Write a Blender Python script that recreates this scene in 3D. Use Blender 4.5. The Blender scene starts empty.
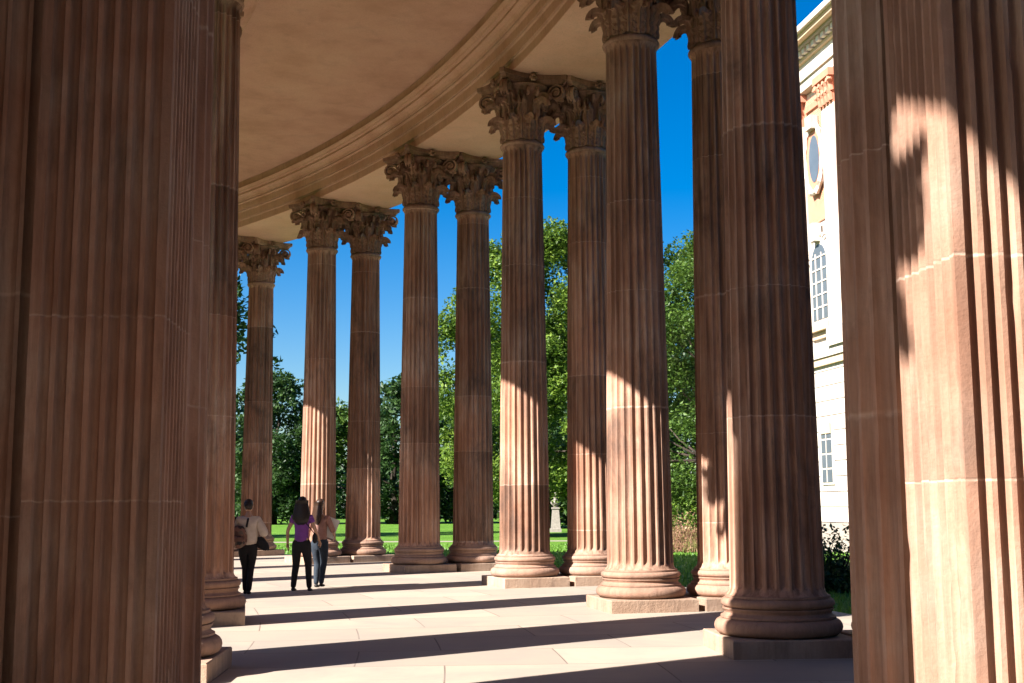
import bpy, bmesh, math, random
from math import sin, cos, pi, radians, atan2, sqrt
from mathutils import Vector, Matrix
random.seed(7)
scene = bpy.context.scene
COL = scene.collection

# ------------------------------------------------------------------ helpers
def link(o, parent=None):
    COL.objects.link(o)
    if parent is not None:
        o.parent = parent
    return o

def mesh_obj(name, verts, faces, mat, parent=None, smooth=False, sharp=None):
    me = bpy.data.meshes.new(name)
    me.from_pydata(verts, [], faces)
    me.update()
    if mat is not None:
        me.materials.append(mat)
    if smooth:
        me.polygons.foreach_set('use_smooth', [True] * len(me.polygons))
    if sharp:
        sv = set(sharp)
        for e in me.edges:
            a, b = e.vertices
            if (a, b) in sv or (b, a) in sv:
                e.use_edge_sharp = True
    return link(bpy.data.objects.new(name, me), parent)

def tag(o, label=None, cat=None, group=None, kind=None):
    if label: o['label'] = label
    if cat: o['category'] = cat
    if group: o['group'] = group
    if kind: o['kind'] = kind
    return o

def empty(name, loc, rz=0.0):
    o = bpy.data.objects.new(name, None)
    o.empty_display_size = 0.3
    o.location = loc
    o.rotation_euler = (0, 0, rz)
    return link(o)

def copy_tree(o, parent=None):
    c = o.copy()
    link(c, parent)
    for ch in list(o.children):
        copy_tree(ch, c)
    return c

class MB:
    """collects raw geometry, built as one mesh"""
    def __init__(self):
        self.v = []; self.f = []
    def add(self, v, f):
        n = len(self.v)
        self.v += [tuple(p) for p in v]
        self.f += [tuple(i + n for i in q) for q in f]
    def box(self, x0, x1, y0, y1, z0, z1):
        v = [(x0,y0,z0),(x1,y0,z0),(x1,y1,z0),(x0,y1,z0),(x0,y0,z1),(x1,y0,z1),(x1,y1,z1),(x0,y1,z1)]
        f = [(3,2,1,0),(4,5,6,7),(0,1,5,4),(1,2,6,5),(2,3,7,6),(3,0,4,7)]
        self.add(v, f)
    def tube(self, pts, rads, n=6, cap=True):
        pts = [Vector(p) for p in pts]
        rings = []
        for i, p in enumerate(pts):
            d = (pts[min(i+1, len(pts)-1)] - pts[max(i-1, 0)]).normalized()
            a = d.cross(Vector((0.31, 0.17, 0.93)))
            if a.length < 1e-3: a = d.cross(Vector((1, 0, 0)))
            a.normalize(); b = d.cross(a)
            rings.append([p + (a*cos(2*pi*k/n) + b*sin(2*pi*k/n))*rads[i] for k in range(n)])
        v = [q for r in rings for q in r]
        f = []
        for i in range(len(rings)-1):
            for k in range(n):
                f.append((i*n+k, i*n+(k+1)%n, (i+1)*n+(k+1)%n, (i+1)*n+k))
        if cap:
            f.append(tuple(range(n))[::-1]); f.append(tuple((len(rings)-1)*n+k for k in range(n)))
        self.add(v, f)
    def lathe(self, prof, n=48, cx=0, cy=0):
        v = []; f = []
        for r, z in prof:
            for k in range(n):
                v.append((cx + r*cos(2*pi*k/n), cy + r*sin(2*pi*k/n), z))
        for i in range(len(prof)-1):
            for k in range(n):
                f.append((i*n+k, i*n+(k+1)%n, (i+1)*n+(k+1)%n, (i+1)*n+k))
        f.append(tuple(range(n))[::-1]); f.append(tuple((len(prof)-1)*n+k for k in range(n)))
        self.add(v, f)
    def build(self, name, mat, parent=None, smooth=False, angle=None):
        o = mesh_obj(name, self.v, self.f, mat, parent, smooth)
        if smooth and angle is not None:
            me = o.data
            bm = bmesh.new(); bm.from_mesh(me)
            for e in bm.edges:
                if len(e.link_faces) == 2 and e.calc_face_angle(0) > angle:
                    e.smooth = False
            bm.to_mesh(me); bm.free()
        return o

# ------------------------------------------------------------------ materials
def new_mat(name):
    m = bpy.data.materials.new(name); m.use_nodes = True
    nt = m.node_tree
    for n in list(nt.nodes): nt.nodes.remove(n)
    out = nt.nodes.new('ShaderNodeOutputMaterial')
    b = nt.nodes.new('ShaderNodeBsdfPrincipled')
    nt.links.new(b.outputs[0], out.inputs[0])
    return m, nt, b, out
def N(nt, t, **kw):
    n = nt.nodes.new(t)
    for k, v in kw.items():
        if k.startswith('i_'):
            key = k[2:]
            n.inputs[int(key) if key.isdigit() else key].default_value = v
        else:
            setattr(n, k, v)
    return n
def L(nt, a, b): nt.links.new(a, b)
def math_(nt, op, a, b=None, c=None, clamp=False):
    n = nt.nodes.new('ShaderNodeMath'); n.operation = op; n.use_clamp = clamp
    for i, x in enumerate((a, b, c)):
        if x is None: continue
        if isinstance(x, (int, float)): n.inputs[i].default_value = x
        else: nt.links.new(x, n.inputs[i])
    return n.outputs[0]
def mix_(nt, fac, a, b, blend='MIX'):
    n = nt.nodes.new('ShaderNodeMix'); n.data_type = 'RGBA'; n.blend_type = blend
    if isinstance(fac, (int, float)): n.inputs[0].default_value = fac
    else: nt.links.new(fac, n.inputs[0])
    for idx, x in ((6, a), (7, b)):
        if isinstance(x, tuple): n.inputs[idx].default_value = (*x, 1) if len(x) == 3 else x
        else: nt.links.new(x, n.inputs[idx])
    return n.outputs[2]
def ramp(nt, fac, stops):
    n = nt.nodes.new('ShaderNodeValToRGB')
    els = n.color_ramp.elements
    while len(els) < len(stops): els.new(0.5)
    for e, (p, c) in zip(els, stops):
        e.position = p; e.color = (*c, 1) if len(c) == 3 else c
    nt.links.new(fac, n.inputs[0])
    return n.outputs[0]
def noise(nt, vec, scale, detail=5, rough=0.55, dist=0.0):
    n = nt.nodes.new('ShaderNodeTexNoise')
    n.inputs['Scale'].default_value = scale; n.inputs['Detail'].default_value = detail
    n.inputs['Roughness'].default_value = rough; n.inputs['Distortion'].default_value = dist
    if vec is not None: nt.links.new(vec, n.inputs['Vector'])
    return n.outputs[0]
def mapping(nt, vec, scale=(1,1,1), loc=(0,0,0)):
    n = nt.nodes.new('ShaderNodeMapping'); n.inputs['Scale'].default_value = scale; n.inputs['Location'].default_value = loc
    nt.links.new(vec, n.inputs[0]); return n.outputs[0]
def bump(nt, b, h, strength=0.3, dist=0.02):
    n = nt.nodes.new('ShaderNodeBump'); n.inputs['Strength'].default_value = strength; n.inputs['Distance'].default_value = dist
    nt.links.new(h, n.inputs['Height']); nt.links.new(n.outputs[0], b.inputs['Normal'])

def stone(name, base, dark, light, joints=0.0, stain=0.5, streak=0.5, bumpk=0.4, rough=0.85, var=0.5):
    """weathered sandstone; drum joints at irregular heights when joints > 0"""
    m, nt, b, out = new_mat(name)
    tc = N(nt, 'ShaderNodeTexCoord'); oi = N(nt, 'ShaderNodeObjectInfo')
    off = N(nt, 'ShaderNodeVectorMath', operation='ADD')
    sc = N(nt, 'ShaderNodeVectorMath', operation='SCALE'); sc.inputs['Scale'].default_value = 37.0
    comb = N(nt, 'ShaderNodeCombineXYZ')
    for k in range(3): L(nt, oi.outputs['Random'], comb.inputs[k])
    L(nt, comb.outputs[0], sc.inputs[0]); L(nt, tc.outputs['Object'], off.inputs[0]); L(nt, sc.outputs[0], off.inputs[1])
    v = off.outputs[0]
    n1 = noise(nt, v, 0.9, 6, 0.6)
    n2 = noise(nt, mapping(nt, v, (9, 9, 0.35)), 1.0, 5, 0.65)
    n3 = noise(nt, v, 26, 4, 0.7)
    c = ramp(nt, n1, [(0.3, dark), (0.5, base), (0.72, light)])
    c = mix_(nt, math_(nt, 'MULTIPLY', ramp(nt, n2, [(0.44, (0,0,0)), (0.62, (1,1,1))]), streak), c, tuple(x*0.45 for x in dark))
    ns = noise(nt, mapping(nt, v, (1.6, 1.6, 0.8), (5, 3, 1)), 1.0, 7, 0.7, 0.6)
    c = mix_(nt, math_(nt, 'MULTIPLY', ramp(nt, ns, [(0.50, (0,0,0)), (0.70, (1,1,1))]), stain), c, (0.085, 0.068, 0.06))
    c = mix_(nt, math_(nt, 'MULTIPLY', math_(nt, 'SUBTRACT', n3, 0.35), 0.5, clamp=True), c, tuple(x*0.7 for x in base))
    # each block weathers to its own tone: some redder, some greyer
    tint = ramp(nt, math_(nt, 'FRACT', math_(nt, 'MULTIPLY', oi.outputs['Random'], 7.31)), [(0.0, (0.80, 0.75, 0.72)), (0.5, (1.0, 0.98, 0.97)), (1.0, (1.04, 0.95, 0.90))])
    c = mix_(nt, 0.8, c, tint, 'MULTIPLY')
    fine = noise(nt, mapping(nt, v, (30, 30, 3)), 1.0, 4, 0.7)
    c = mix_(nt, math_(nt, 'MULTIPLY', ramp(nt, fine, [(0.5, (0,0,0)), (0.72, (1,1,1))]), 0.35), c, tuple(x*0.5 for x in dark))
    n3 = math_(nt, 'ADD', n3, math_(nt, 'MULTIPLY', noise(nt, v, 5, 5, 0.6), 1.2))
    h = n3
    if joints:
        sep = N(nt, 'ShaderNodeSeparateXYZ'); L(nt, tc.outputs['Object'], sep.inputs[0])
        z = math_(nt, 'ADD', sep.outputs[2], math_(nt, 'MULTIPLY', oi.outputs['Random'], joints))
        wob = math_(nt, 'MULTIPLY', math_(nt, 'SUBTRACT', noise(nt, v, 9, 2), 0.5), 0.03)
        z = math_(nt, 'ADD', z, wob)
        q = math_(nt, 'DIVIDE', z, joints)
        q = math_(nt, 'ADD', q, math_(nt, 'MULTIPLY', math_(nt, 'SINE', math_(nt, 'ADD', math_(nt, 'MULTIPLY', q, 2.3), math_(nt, 'MULTIPLY', oi.outputs['Random'], 40))), 0.22))
        fl = math_(nt, 'FLOOR', q)
        wn = N(nt, 'ShaderNodeTexWhiteNoise', noise_dimensions='2D')
        cb = N(nt, 'ShaderNodeCombineXYZ'); L(nt, fl, cb.inputs[0]); L(nt, oi.outputs['Random'], cb.inputs[1])
        L(nt, cb.outputs[0], wn.inputs['Vector'])
        tone = math_(nt, 'ADD', math_(nt, 'MULTIPLY', wn.outputs[0], var), 1.0-var*0.58)
        hs = N(nt, 'ShaderNodeHueSaturation'); L(nt, tone, hs.inputs['Value']); L(nt, c, hs.inputs['Color'])
        c = hs.outputs[0]
        d = math_(nt, 'ABSOLUTE', math_(nt, 'SUBTRACT', math_(nt, 'FRACT', q), 0.5))
        line = ramp(nt, math_(nt, 'MULTIPLY', math_(nt, 'SUBTRACT', 0.5, d), joints), [(0.004, (1,1,1)), (0.013, (0,0,0))])
        brk = ramp(nt, noise(nt, v, 7, 3), [(0.4, (0,0,0)), (0.55, (1,1,1))])
        jf = math_(nt, 'MULTIPLY', line, math_(nt, 'ADD', math_(nt, 'MULTIPLY', brk, 0.32), 0.10))
        c = mix_(nt, jf, c, tuple(min(1, x*1.35) for x in light))
        h = math_(nt, 'SUBTRACT', h, math_(nt, 'MULTIPLY', line, 0.5))
    L(nt, c, b.inputs['Base Color'])
    b.inputs['Roughness'].default_value = rough
    b.inputs['Specular IOR Level'].default_value = 0.25
    bump(nt, b, h, bumpk, 0.012)
    return m

def plain(name, col, rough=0.7, nscale=8, var=0.25, spec=0.3, bumpk=0.0, metallic=0):
    m, nt, b, out = new_mat(name)
    tc = N(nt, 'ShaderNodeTexCoord')
    n = noise(nt, tc.outputs['Object'], nscale, 4)
    c = mix_(nt, n, tuple(x*(1-var) for x in col), tuple(min(1, x*(1+var)) for x in col))
    L(nt, c, b.inputs['Base Color']); b.inputs['Roughness'].default_value = rough
    b.inputs['Specular IOR Level'].default_value = spec; b.inputs['Metallic'].default_value = metallic
    if bumpk: bump(nt, b, n, bumpk, 0.01)
    return m

def leaf_mat(name, c1, c2, c3):
    m, nt, b, out = new_mat(name)
    geo = N(nt, 'ShaderNodeNewGeometry'); tc = N(nt, 'ShaderNodeTexCoord')
    r = geo.outputs['Random Per Island']
    n = noise(nt, tc.outputs['Object'], 0.55, 3)
    f = math_(nt, 'ADD', math_(nt, 'MULTIPLY', r, 0.55), math_(nt, 'MULTIPLY', n, 0.5))
    c = ramp(nt, f, [(0.2, c1), (0.52, c2), (0.85, c3)])
    L(nt, c, b.inputs['Base Color']); b.inputs['Roughness'].default_value = 0.5
    tr = N(nt, 'ShaderNodeBsdfTranslucent'); L(nt, c, tr.inputs[0])
    mx = N(nt, 'ShaderNodeMixShader'); mx.inputs[0].default_value = 0.35
    L(nt, b.outputs[0], mx.inputs[1]); L(nt, tr.outputs[0], mx.inputs[2]); L(nt, mx.outputs[0], out.inputs[0])
    return m

BASE, DARK, LIGHT = (0.50, 0.30, 0.21), (0.40, 0.205, 0.13), (0.58, 0.425, 0.335)
M = {}
M['shaft'] = stone('column_sandstone', BASE, DARK, LIGHT, joints=1.95, stain=0.75, streak=0.85)
M['pier'] = stone('pier_sandstone', (0.54, 0.33, 0.235), (0.44, 0.23, 0.15), (0.60, 0.46, 0.365), joints=1.55, stain=0.45, streak=0.45, var=0.22)
M['base'] = stone('base_sandstone', (0.40, 0.25, 0.18), (0.31, 0.18, 0.125), (0.46, 0.32, 0.25), stain=0.5, streak=0.2, bumpk=0.6)
M['plinth'] = stone('plinth_sandstone', (0.42, 0.30, 0.22), (0.30, 0.19, 0.13), (0.50, 0.39, 0.30), stain=0.5, streak=0.2, bumpk=0.9)
M['capital'] = stone('capital_sandstone', (0.45, 0.275, 0.195), (0.30, 0.165, 0.115), (0.54, 0.36, 0.27), stain=0.6, streak=0.45, bumpk=0.8)
M['beam'] = stone('entablature_sandstone', (0.66, 0.40, 0.285), (0.58, 0.32, 0.215), (0.72, 0.47, 0.35), stain=0.15, streak=0.0, bumpk=0.25)
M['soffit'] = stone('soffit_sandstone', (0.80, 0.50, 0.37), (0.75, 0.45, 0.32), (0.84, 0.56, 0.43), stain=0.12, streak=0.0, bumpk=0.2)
M['copper'] = plain('roof_metal', (0.20, 0.26, 0.23), 0.6)

# ------------------------------------------------------------------ plan of the colonnade (metres; camera above the origin looks along +Y)
CX, CY = -38.39, 9.875
R = 41.317; STEP = 0.1421; T0 = 0.0791; PAIR = 1.448; RL = 34.97
H = 10.2
SUN_EL = radians(37.0); SUN_D = (0.788, 0.616)
def pol(r, a): return (CX + r*cos(a), CY + r*sin(a))

# ------------------------------------------------------------------ column geometry
def fluted(pts, levels, round_r=None):
    """pts: (x, y, nx, ny, depth, sharp); levels: (z, radius or None, fade)"""
    v = []; f = []; sharp = []
    n = len(pts)
    rc = random.Random(99)
    for li, (z, r, fade) in enumerate(levels):
        chip = 0.0
        for pi_, (x, y, nx, ny, d, s) in enumerate(pts):
            # worn and chipped arrises: a few edge points sit slightly back
            if s and fade > 0.9:
                chip = rc.choice((0.003, 0.005, 0.008)) if rc.random() < 0.03 else rc.uniform(0, 0.0008)
                x -= nx*chip; y -= ny*chip
                d = chip
            if r is not None:
                rr = r - d*fade*(r/0.5)
                v.append((nx*rr, ny*rr, z))
            else:
                v.append((x - nx*d*fade, y - ny*d*fade, z))
    for i in range(len(levels)-1):
        for k in range(n):
            f.append((i*n+k, i*n+(k+1) % n, (i+1)*n+(k+1) % n, (i+1)*n+k))
            if pts[k][5]: sharp.append((i*n+k, (i+1)*n+k))
    f.append(tuple(range(n))[::-1]); f.append(tuple((len(levels)-1)*n+k for k in range(n)))
    sharp += [(k, (k+1) % n) for k in range(n)] + [((len(levels)-1)*n+k, (len(levels)-1)*n+(k+1) % n) for k in range(n)]
    return v, f, sharp

def round_outline(nf=24, seg=7, r=0.5):
    pts = []
    w = 2*pi/nf; fil = 0.10
    for k in range(nf):
        a0 = k*w
        for j in range(seg+1):
            t = j/seg
            a = a0 + w*(fil + (1-2*fil)*t)
            d = 0.056*sin(pi*t)**0.62 if 0 < t < 1 else 0.0
            pts.append((0, 0, cos(a), sin(a), d, j in (0, seg)))
    return pts

def shaft_levels(z0, z1, rb=0.5, rt=0.40):
    lv = []
    zs = [0, .03, .06, .075, .09, .11, .14, .18] + [0.18+(z1-z0-0.36)*k/56 for k in range(1, 57)] + \
         [z1-z0-.14, z1-z0-.11, z1-z0-.09, z1-z0-.075, z1-z0-.05, z1-z0]
    Hh = z1-z0
    for z in sorted(set(zs)):
        t = z/Hh
        r = rb - (rb-rt)*t**1.12
        if z < .06: r += 0.035*(1-z/.06)**2
        e = min(z-0.07, Hh-0.07-z)
        fade = 0 if e <= 0 else min(1, sqrt(max(0, 1-(1-min(1, e/0.10))**2)))
        if Hh - z < .05: r += 0.03*(1-(Hh-z)/.05)
        lv.append((z0+z, r, fade))
    return lv

def torus_prof(r, rr, z0, z1, n=8):
    zc = (z0+z1)/2; hz = (z1-z0)/2
    return [(r-rr+rr*cos(a), zc+hz*sin(a)) for a in [(-pi/2+pi*k/n) for k in range(n+1)]]

def make_leaf(mb, ang, z0, ztop, r0, curl, W, lobes=6):
    cl = []
    n1 = 13
    for k in range(n1):
        t = k/(n1-1)
        cl.append((r0 + 0.03 + 0.06*t**2 + 0.012*sin(lobes*pi*t), z0 + (ztop-z0)*t))
    rc = curl/2
    r1 = cl[-1][0]
    for k in range(1, 10):
        a = pi - k*pi*1.08/9
        cl.append((r1 + rc + rc*cos(a), ztop + rc*0.85*sin(a)))
    # tip hooks downward
    nu = 9; nv = len(cl)
    grids = []
    for side in (0, 1):
        g = []
        for i, (r, z) in enumerate(cl):
            t = i/(nv-1)
            w = W*(0.70 + 0.45*sin(pi*min(1, t*1.15))) * (1 - 0.55*max(0, (t-0.6)/0.4)**1.3)
            w *= 1.06 - 0.40*abs(sin(lobes*pi*t))**0.8*(1 if t > 0.08 else 0)
            if i == 0: dr, dz = cl[1][0]-r, cl[1][1]-z
            elif i == nv-1: dr, dz = r-cl[-2][0], z-cl[-2][1]
            else: dr, dz = cl[i+1][0]-cl[i-1][0], cl[i+1][1]-cl[i-1][1]
            l = sqrt(dr*dr+dz*dz) or 1
            nr, nz = dz/l, -dr/l
            row = []
            for j in range(nu):
                u = -1+2*j/(nu-1)
                disp = -0.05*u*u*(0.3+t) + 0.014*cos(u*3*pi) + (0.016 if abs(u) < .1 else 0)
                disp -= side*0.028
                rr = r + nr*disp; zz = z + nz*disp
                # radial coordinate, tangential offset
                tx = u*w
                x = rr*cos(ang) - tx*sin(ang); y = rr*sin(ang) + tx*cos(ang)
                row.append((x, y, zz))
            g.append(row)
        grids.append(g)
    v = [p for g in grids for row in g for p in row]
    f = []
    S = nu*nv
    for i in range(nv-1):
        for j in range(nu-1):
            a = i*nu+j
            f.append((a, a+1, a+nu+1, a+nu)); f.append((S+a, S+a+nu, S+a+nu+1, S+a+1))
    for i in range(nv-1):
        a = i*nu; f.append((a, a+nu, S+a+nu, S+a)); b = i*nu+nu-1; f.append((b, S+b, S+b+nu, b+nu))
    for j in range(nu-1):
        a = (nv-1)*nu+j; f.append((a, a+1, S+a+1, S+a))
    mb.add(v, f)

def make_spiral(mb, ang, rc, zc, rmax, rmin, turns, width, th, start, stem=None, side=1, taper=0.5):
    """scroll in the plane of radial direction ang and z"""
    n = 30
    path = []
    if stem: path += stem
    for k in range(n+1):
        t = k/n
        a = start - turns*2*pi*t*side
        r = rmax*(1-t)+rmin*t
        path.append((rc + r*cos(a), zc + r*sin(a)))
    v = []; f = []
    m = len(path)
    for i, (r, z) in enumerate(path):
        p0 = path[max(0, i-1)]; p1 = path[min(m-1, i+1)]
        dr, dz = p1[0]-p0[0], p1[1]-p0[1]; l = sqrt(dr*dr+dz*dz) or 1
        nr, nz = -dz/l, dr/l
        ww = width*(1 - taper*(1 - min(1, i/ (m*0.4)))) if stem else width
        for (s, q) in ((-1, -1), (1, -1), (1, 1), (-1, 1)):
            rr = r + nr*th*q; zz = z + nz*th*q; tx = s*ww
            v.append((rr*cos(ang)-tx*sin(ang), rr*sin(ang)+tx*cos(ang), zz))
    for i in range(m-1):
        for k in range(4):
            f.append((i*4+k, i*4+(k+1) % 4, (i+1)*4+(k+1) % 4, (i+1)*4+k))
    f.append((3, 2, 1, 0)); f.append(tuple((m-1)*4+k for k in range(4)))
    mb.add(v, f)
    # eye of the scroll
    v = []; f = []
    k2 = 10
    for s in (-1, 1):
        for k in range(k2):
            a = 2*pi*k/k2; rr = rc+rmin*1.3*cos(a); zz = zc+rmin*1.3*sin(a); tx = s*(width*1.15)
            v.append((rr*cos(ang)-tx*sin(ang), rr*sin(ang)+tx*cos(ang), zz))
    f = [(k, (k+1) % k2, k2+(k+1) % k2, k2+k) for k in range(k2)] + [tuple(range(k2))[::-1], tuple(range(k2, 2*k2))]
    mb.add(v, f)

def concave_square(hs, cut, sag, n=9):
    """outline of a Corinthian abacus"""
    pts = []
    for q in range(4):
        a = q*pi/2
        for k in range(n+1):
            t = -1+2*k/n
            x = hs - sag*(1-t*t); y = t*(hs-cut)
            pts.append((x*cos(a)-y*sin(a), x*sin(a)+y*cos(a)))
    return pts

def prism_stack(mb, outline_fn, layers):
    """layers: (z, scale)"""
    v = []; f = []; n = None
    for z, s in layers:
        o = outline_fn(s); n = len(o)
        v += [(x, y, z) for x, y in o]
    for i in range(len(layers)-1):
        for k in range(n):
            f.append((i*n+k, i*n+(k+1) % n, (i+1)*n+(k+1) % n, (i+1)*n+k))
    f.append(tuple(range(n))[::-1]); f.append(tuple((len(layers)-1)*n+k for k in range(n)))
    mb.add(v, f)

CAPZ = 8.76
def make_column():
    root = empty('column', (0, 0, 0))
    b = MB()
    s = 0.665
    prism_stack(b, lambda k: [(-s*k, -s*k), (s*k, -s*k), (s*k, s*k), (-s*k, s*k)], [(0, 1), (0.172, 1), (0.185, 0.985)])
    b.build('plinth', M['plinth'], root)
    b = MB()
    prof = [(0.55, 0.186)] + torus_prof(0.675, 0.085, 0.19, 0.36) + [(0.605, 0.365), (0.605, 0.385)] + \
           [(0.575, 0.40), (0.562, 0.42), (0.568, 0.44), (0.585, 0.455), (0.585, 0.47)] + torus_prof(0.60, 0.055, 0.472, 0.572) + \
           [(0.555, 0.575), (0.555, 0.598), (0.545, 0.60)]
    b.lathe(prof, 56)
    b.build('base_moulding', M['base'], root, True, radians(35))
    v, f, sh = fluted(round_outline(), shaft_levels(0.60, CAPZ))
    mesh_obj('shaft', v, f, M['shaft'], root, True, sh)
    c = MB()
    prof = [(0.42, CAPZ-0.002)] + torus_prof(0.455, 0.045, CAPZ, CAPZ+0.09) + [(0.41, CAPZ+0.10), (0.375, CAPZ+0.13), (0.375, CAPZ+0.6),
            (0.40, CAPZ+0.9), (0.46, CAPZ+1.10), (0.585, CAPZ+1.22), (0.585, CAPZ+1.245)]
    c.lathe(prof, 40)
    for k in range(8):
        make_leaf(c, k*pi/4, CAPZ+0.11, CAPZ+0.46, 0.385, 0.16, 0.135)
    for k in range(8):
        make_leaf(c, (k+0.5)*pi/4, CAPZ+0.14, CAPZ+0.80, 0.39, 0.20, 0.125)
    for k in range(4):      # small inner scrolls beside each face centre
        for s in (-1, 1):
            make_spiral(c, k*pi/2 + s*0.17, 0.555, CAPZ+1.07, 0.10, 0.03, 1.4, 0.028, 0.014, pi*0.9,
                        stem=[(0.45, CAPZ+0.62), (0.455, CAPZ+0.8), (0.46, CAPZ+0.95)])
            make_leaf(c, k*pi/2 + s*0.42, CAPZ+0.62, CAPZ+0.93, 0.44, 0.12, 0.07, 3)
    cap = c.build('capital', M['capital'], root, True, radians(24))
    for k in range(4):
        w = MB()
        for s in (-1, 1):
            make_spiral(w, pi/4 + k*pi/2 + s*0.045, 0.79, CAPZ+1.08, 0.175, 0.035, 1.8, 0.042, 0.020, pi*0.80,
                        stem=[(0.46, CAPZ+0.66), (0.475, CAPZ+0.82), (0.52, CAPZ+0.98), (0.60, CAPZ+1.12)])
        make_leaf(w, pi/4 + k*pi/2, CAPZ+0.72, CAPZ+0.93, 0.50, 0.22, 0.10, 3)
        w.build('volute', M['capital'], cap, True, radians(35))
    w = MB()
    def oc(k): return concave_square(0.745*k, 0.07, 0.20)
    prism_stack(w, oc, [(CAPZ+1.26, 0.90), (CAPZ+1.29, 0.90), (CAPZ+1.32, 0.94), (CAPZ+1.34, 0.95), (CAPZ+1.345, 0.99), (CAPZ+1.40, 1.0), (H-0.003, 1.0)])
    w.build('abacus', M['capital'], cap, True, radians(30))
    w = MB()
    for k in range(4):
        a = k*pi/2
        for j in range(6):
            aa = j*pi/3
            cx_, cz_ = 0.05*cos(aa), 0.05*sin(aa)
            vv = []; ff = []
            for i in range(6):
                for jj in range(6):
                    th = pi*(i+0.5)/6; ph = 2*pi*jj/6
                    vv.append((0.64+0.045*cos(th), cx_+0.04*sin(th)*cos(ph), CAPZ+1.34+cz_+0.04*sin(th)*sin(ph)))
            for i in range(5):
                for jj in range(6):
                    ff.append((i*6+jj, i*6+(jj+1) % 6, (i+1)*6+(jj+1) % 6, (i+1)*6+jj))
            vv = [(x*cos(a)-y*sin(a), x*sin(a)+y*cos(a), z) for x, y, z in vv]
            w.add(vv, ff)
    w.build('rosette', M['capital'], cap, True)
    return root

proto = make_column()
first = [True]
def place_column(xy, ang, label, group):
    o = proto if first[0] else copy_tree(proto)
    first[0] = False
    o.location = (xy[0], xy[1], 0); o.rotation_euler = (0, 0, ang)
    tag(o, label, 'column', group)
    return o

GR = 'fluted columns of the outer side of the curved walk'
GL = 'fluted columns of the inner side of the curved walk'
right_in = ['fluted column nearest the right pier, mostly in shade, standing on the biggest visible base',
            'fluted column right of the tree gap, its lower half brightly sunlit, second large column from the right pier',
            'column at the middle of the photo whose sunlit lower shaft stands right of the large green tree gap',
            'dark fluted column with only a thin sunlit line down its left edge',
            'column directly behind the two walking women on the right, lower shaft sunlit',
            'walk side column in the far distance, hidden left behind the edge of the nearest left column',
            'seventh walk side column of the outer row, beyond the far end behind the left pier']
right_out = ['shaded outer column whose round base peeps out behind the engaged column by the white building',
             'outer column with a sunlit sliver between the large lit column and the shaded nearest column',
             'outer column with two sunlit strips low down, left of the large lit column by the tree',
             'reddish brown shaded outer column just left of the middle sunlit column, trees behind it',
             'shaded outer column between the women in the distance and the column with a thin lit edge',
             'farthest visible column, slim and shaded, behind the person with the backpack',
             'seventh outer column of the outer row, beyond the far end behind the left pier']
for i in range(7):
    a = T0 + STEP*i
    place_column(pol(R, a) if i else (2.83, 13.5), a, right_in[i], GR)
    place_column(pol(R+PAIR, a), a, right_out[i], GR)
LA = [(35.03, 0.056), (34.83, 0.2104), (34.68, 0.333), (34.97, 0.465), (34.97, 0.607), (34.97, 0.749), (34.97, 0.891)]
left_in = ['column just right of the near left pier, hidden but for its base corner at the paving edge',
           'column at the left of the walk with its leafed capital touching the top of the photo',
           'third walk side column of the inner row, hidden behind the left column',
           'fourth walk side column of the inner row, hidden behind the left column',
           'fifth walk side column of the inner row, hidden behind the left pier',
           'sixth walk side column of the inner row, hidden behind the left pier',
           'seventh walk side column of the inner row, hidden behind the left pier']
left_out = [s for s in ('first rear column of the inner row, behind the near left pier',
            'second rear column of the inner row, behind the left column with the visible capital',
            'third rear column of the inner row, out of sight behind the left pier',
            'fourth rear column of the inner row, out of sight behind the left pier',
            'fifth rear column of the inner row, out of sight behind the left pier',
            'sixth rear column of the inner row, out of sight behind the left pier',
            'seventh rear column of the inner row, out of sight behind the left pier')]
for i, (r, a) in enumerate(LA):
    place_column(pol(r, a), a, left_in[i], GL)
    ap = a-0.035 if i == 1 else a
    place_column(pol(r-PAIR, ap), ap, left_out[i], GL)
# the column beside the camera, out of frame, whose shadow reaches the right pier
NX, NY = -3.80, 2.75
place_column((NX, NY), atan2(NY-CY, NX-CX), 'column left of the viewpoint, outside the left border, casting its shadow on the right pier', GL)
place_column((-5.32, 1.75), atan2(1.75-CY, -5.32-CX), 'unseen outer partner of the column left of the viewpoint, added to shadow the right pier', GL)  # added out of view, free of the beam, to cast a capital shadow
place_column((-3.70, -1.25), -0.3, 'unseen column behind and left of the viewpoint, added to the row to shade the floor', GL)  # row continued behind the camera, added to shade the sunlit floor
place_column((-3.95, -5.1), -0.4, 'unseen last column of the left row behind the viewpoint, added to shade the floor', GL)  # also added out of view for its shade on the floor
place_column((-4.05, 7.80), 0.02, 'rear column behind the near left pier, beyond the left border', GL)

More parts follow.
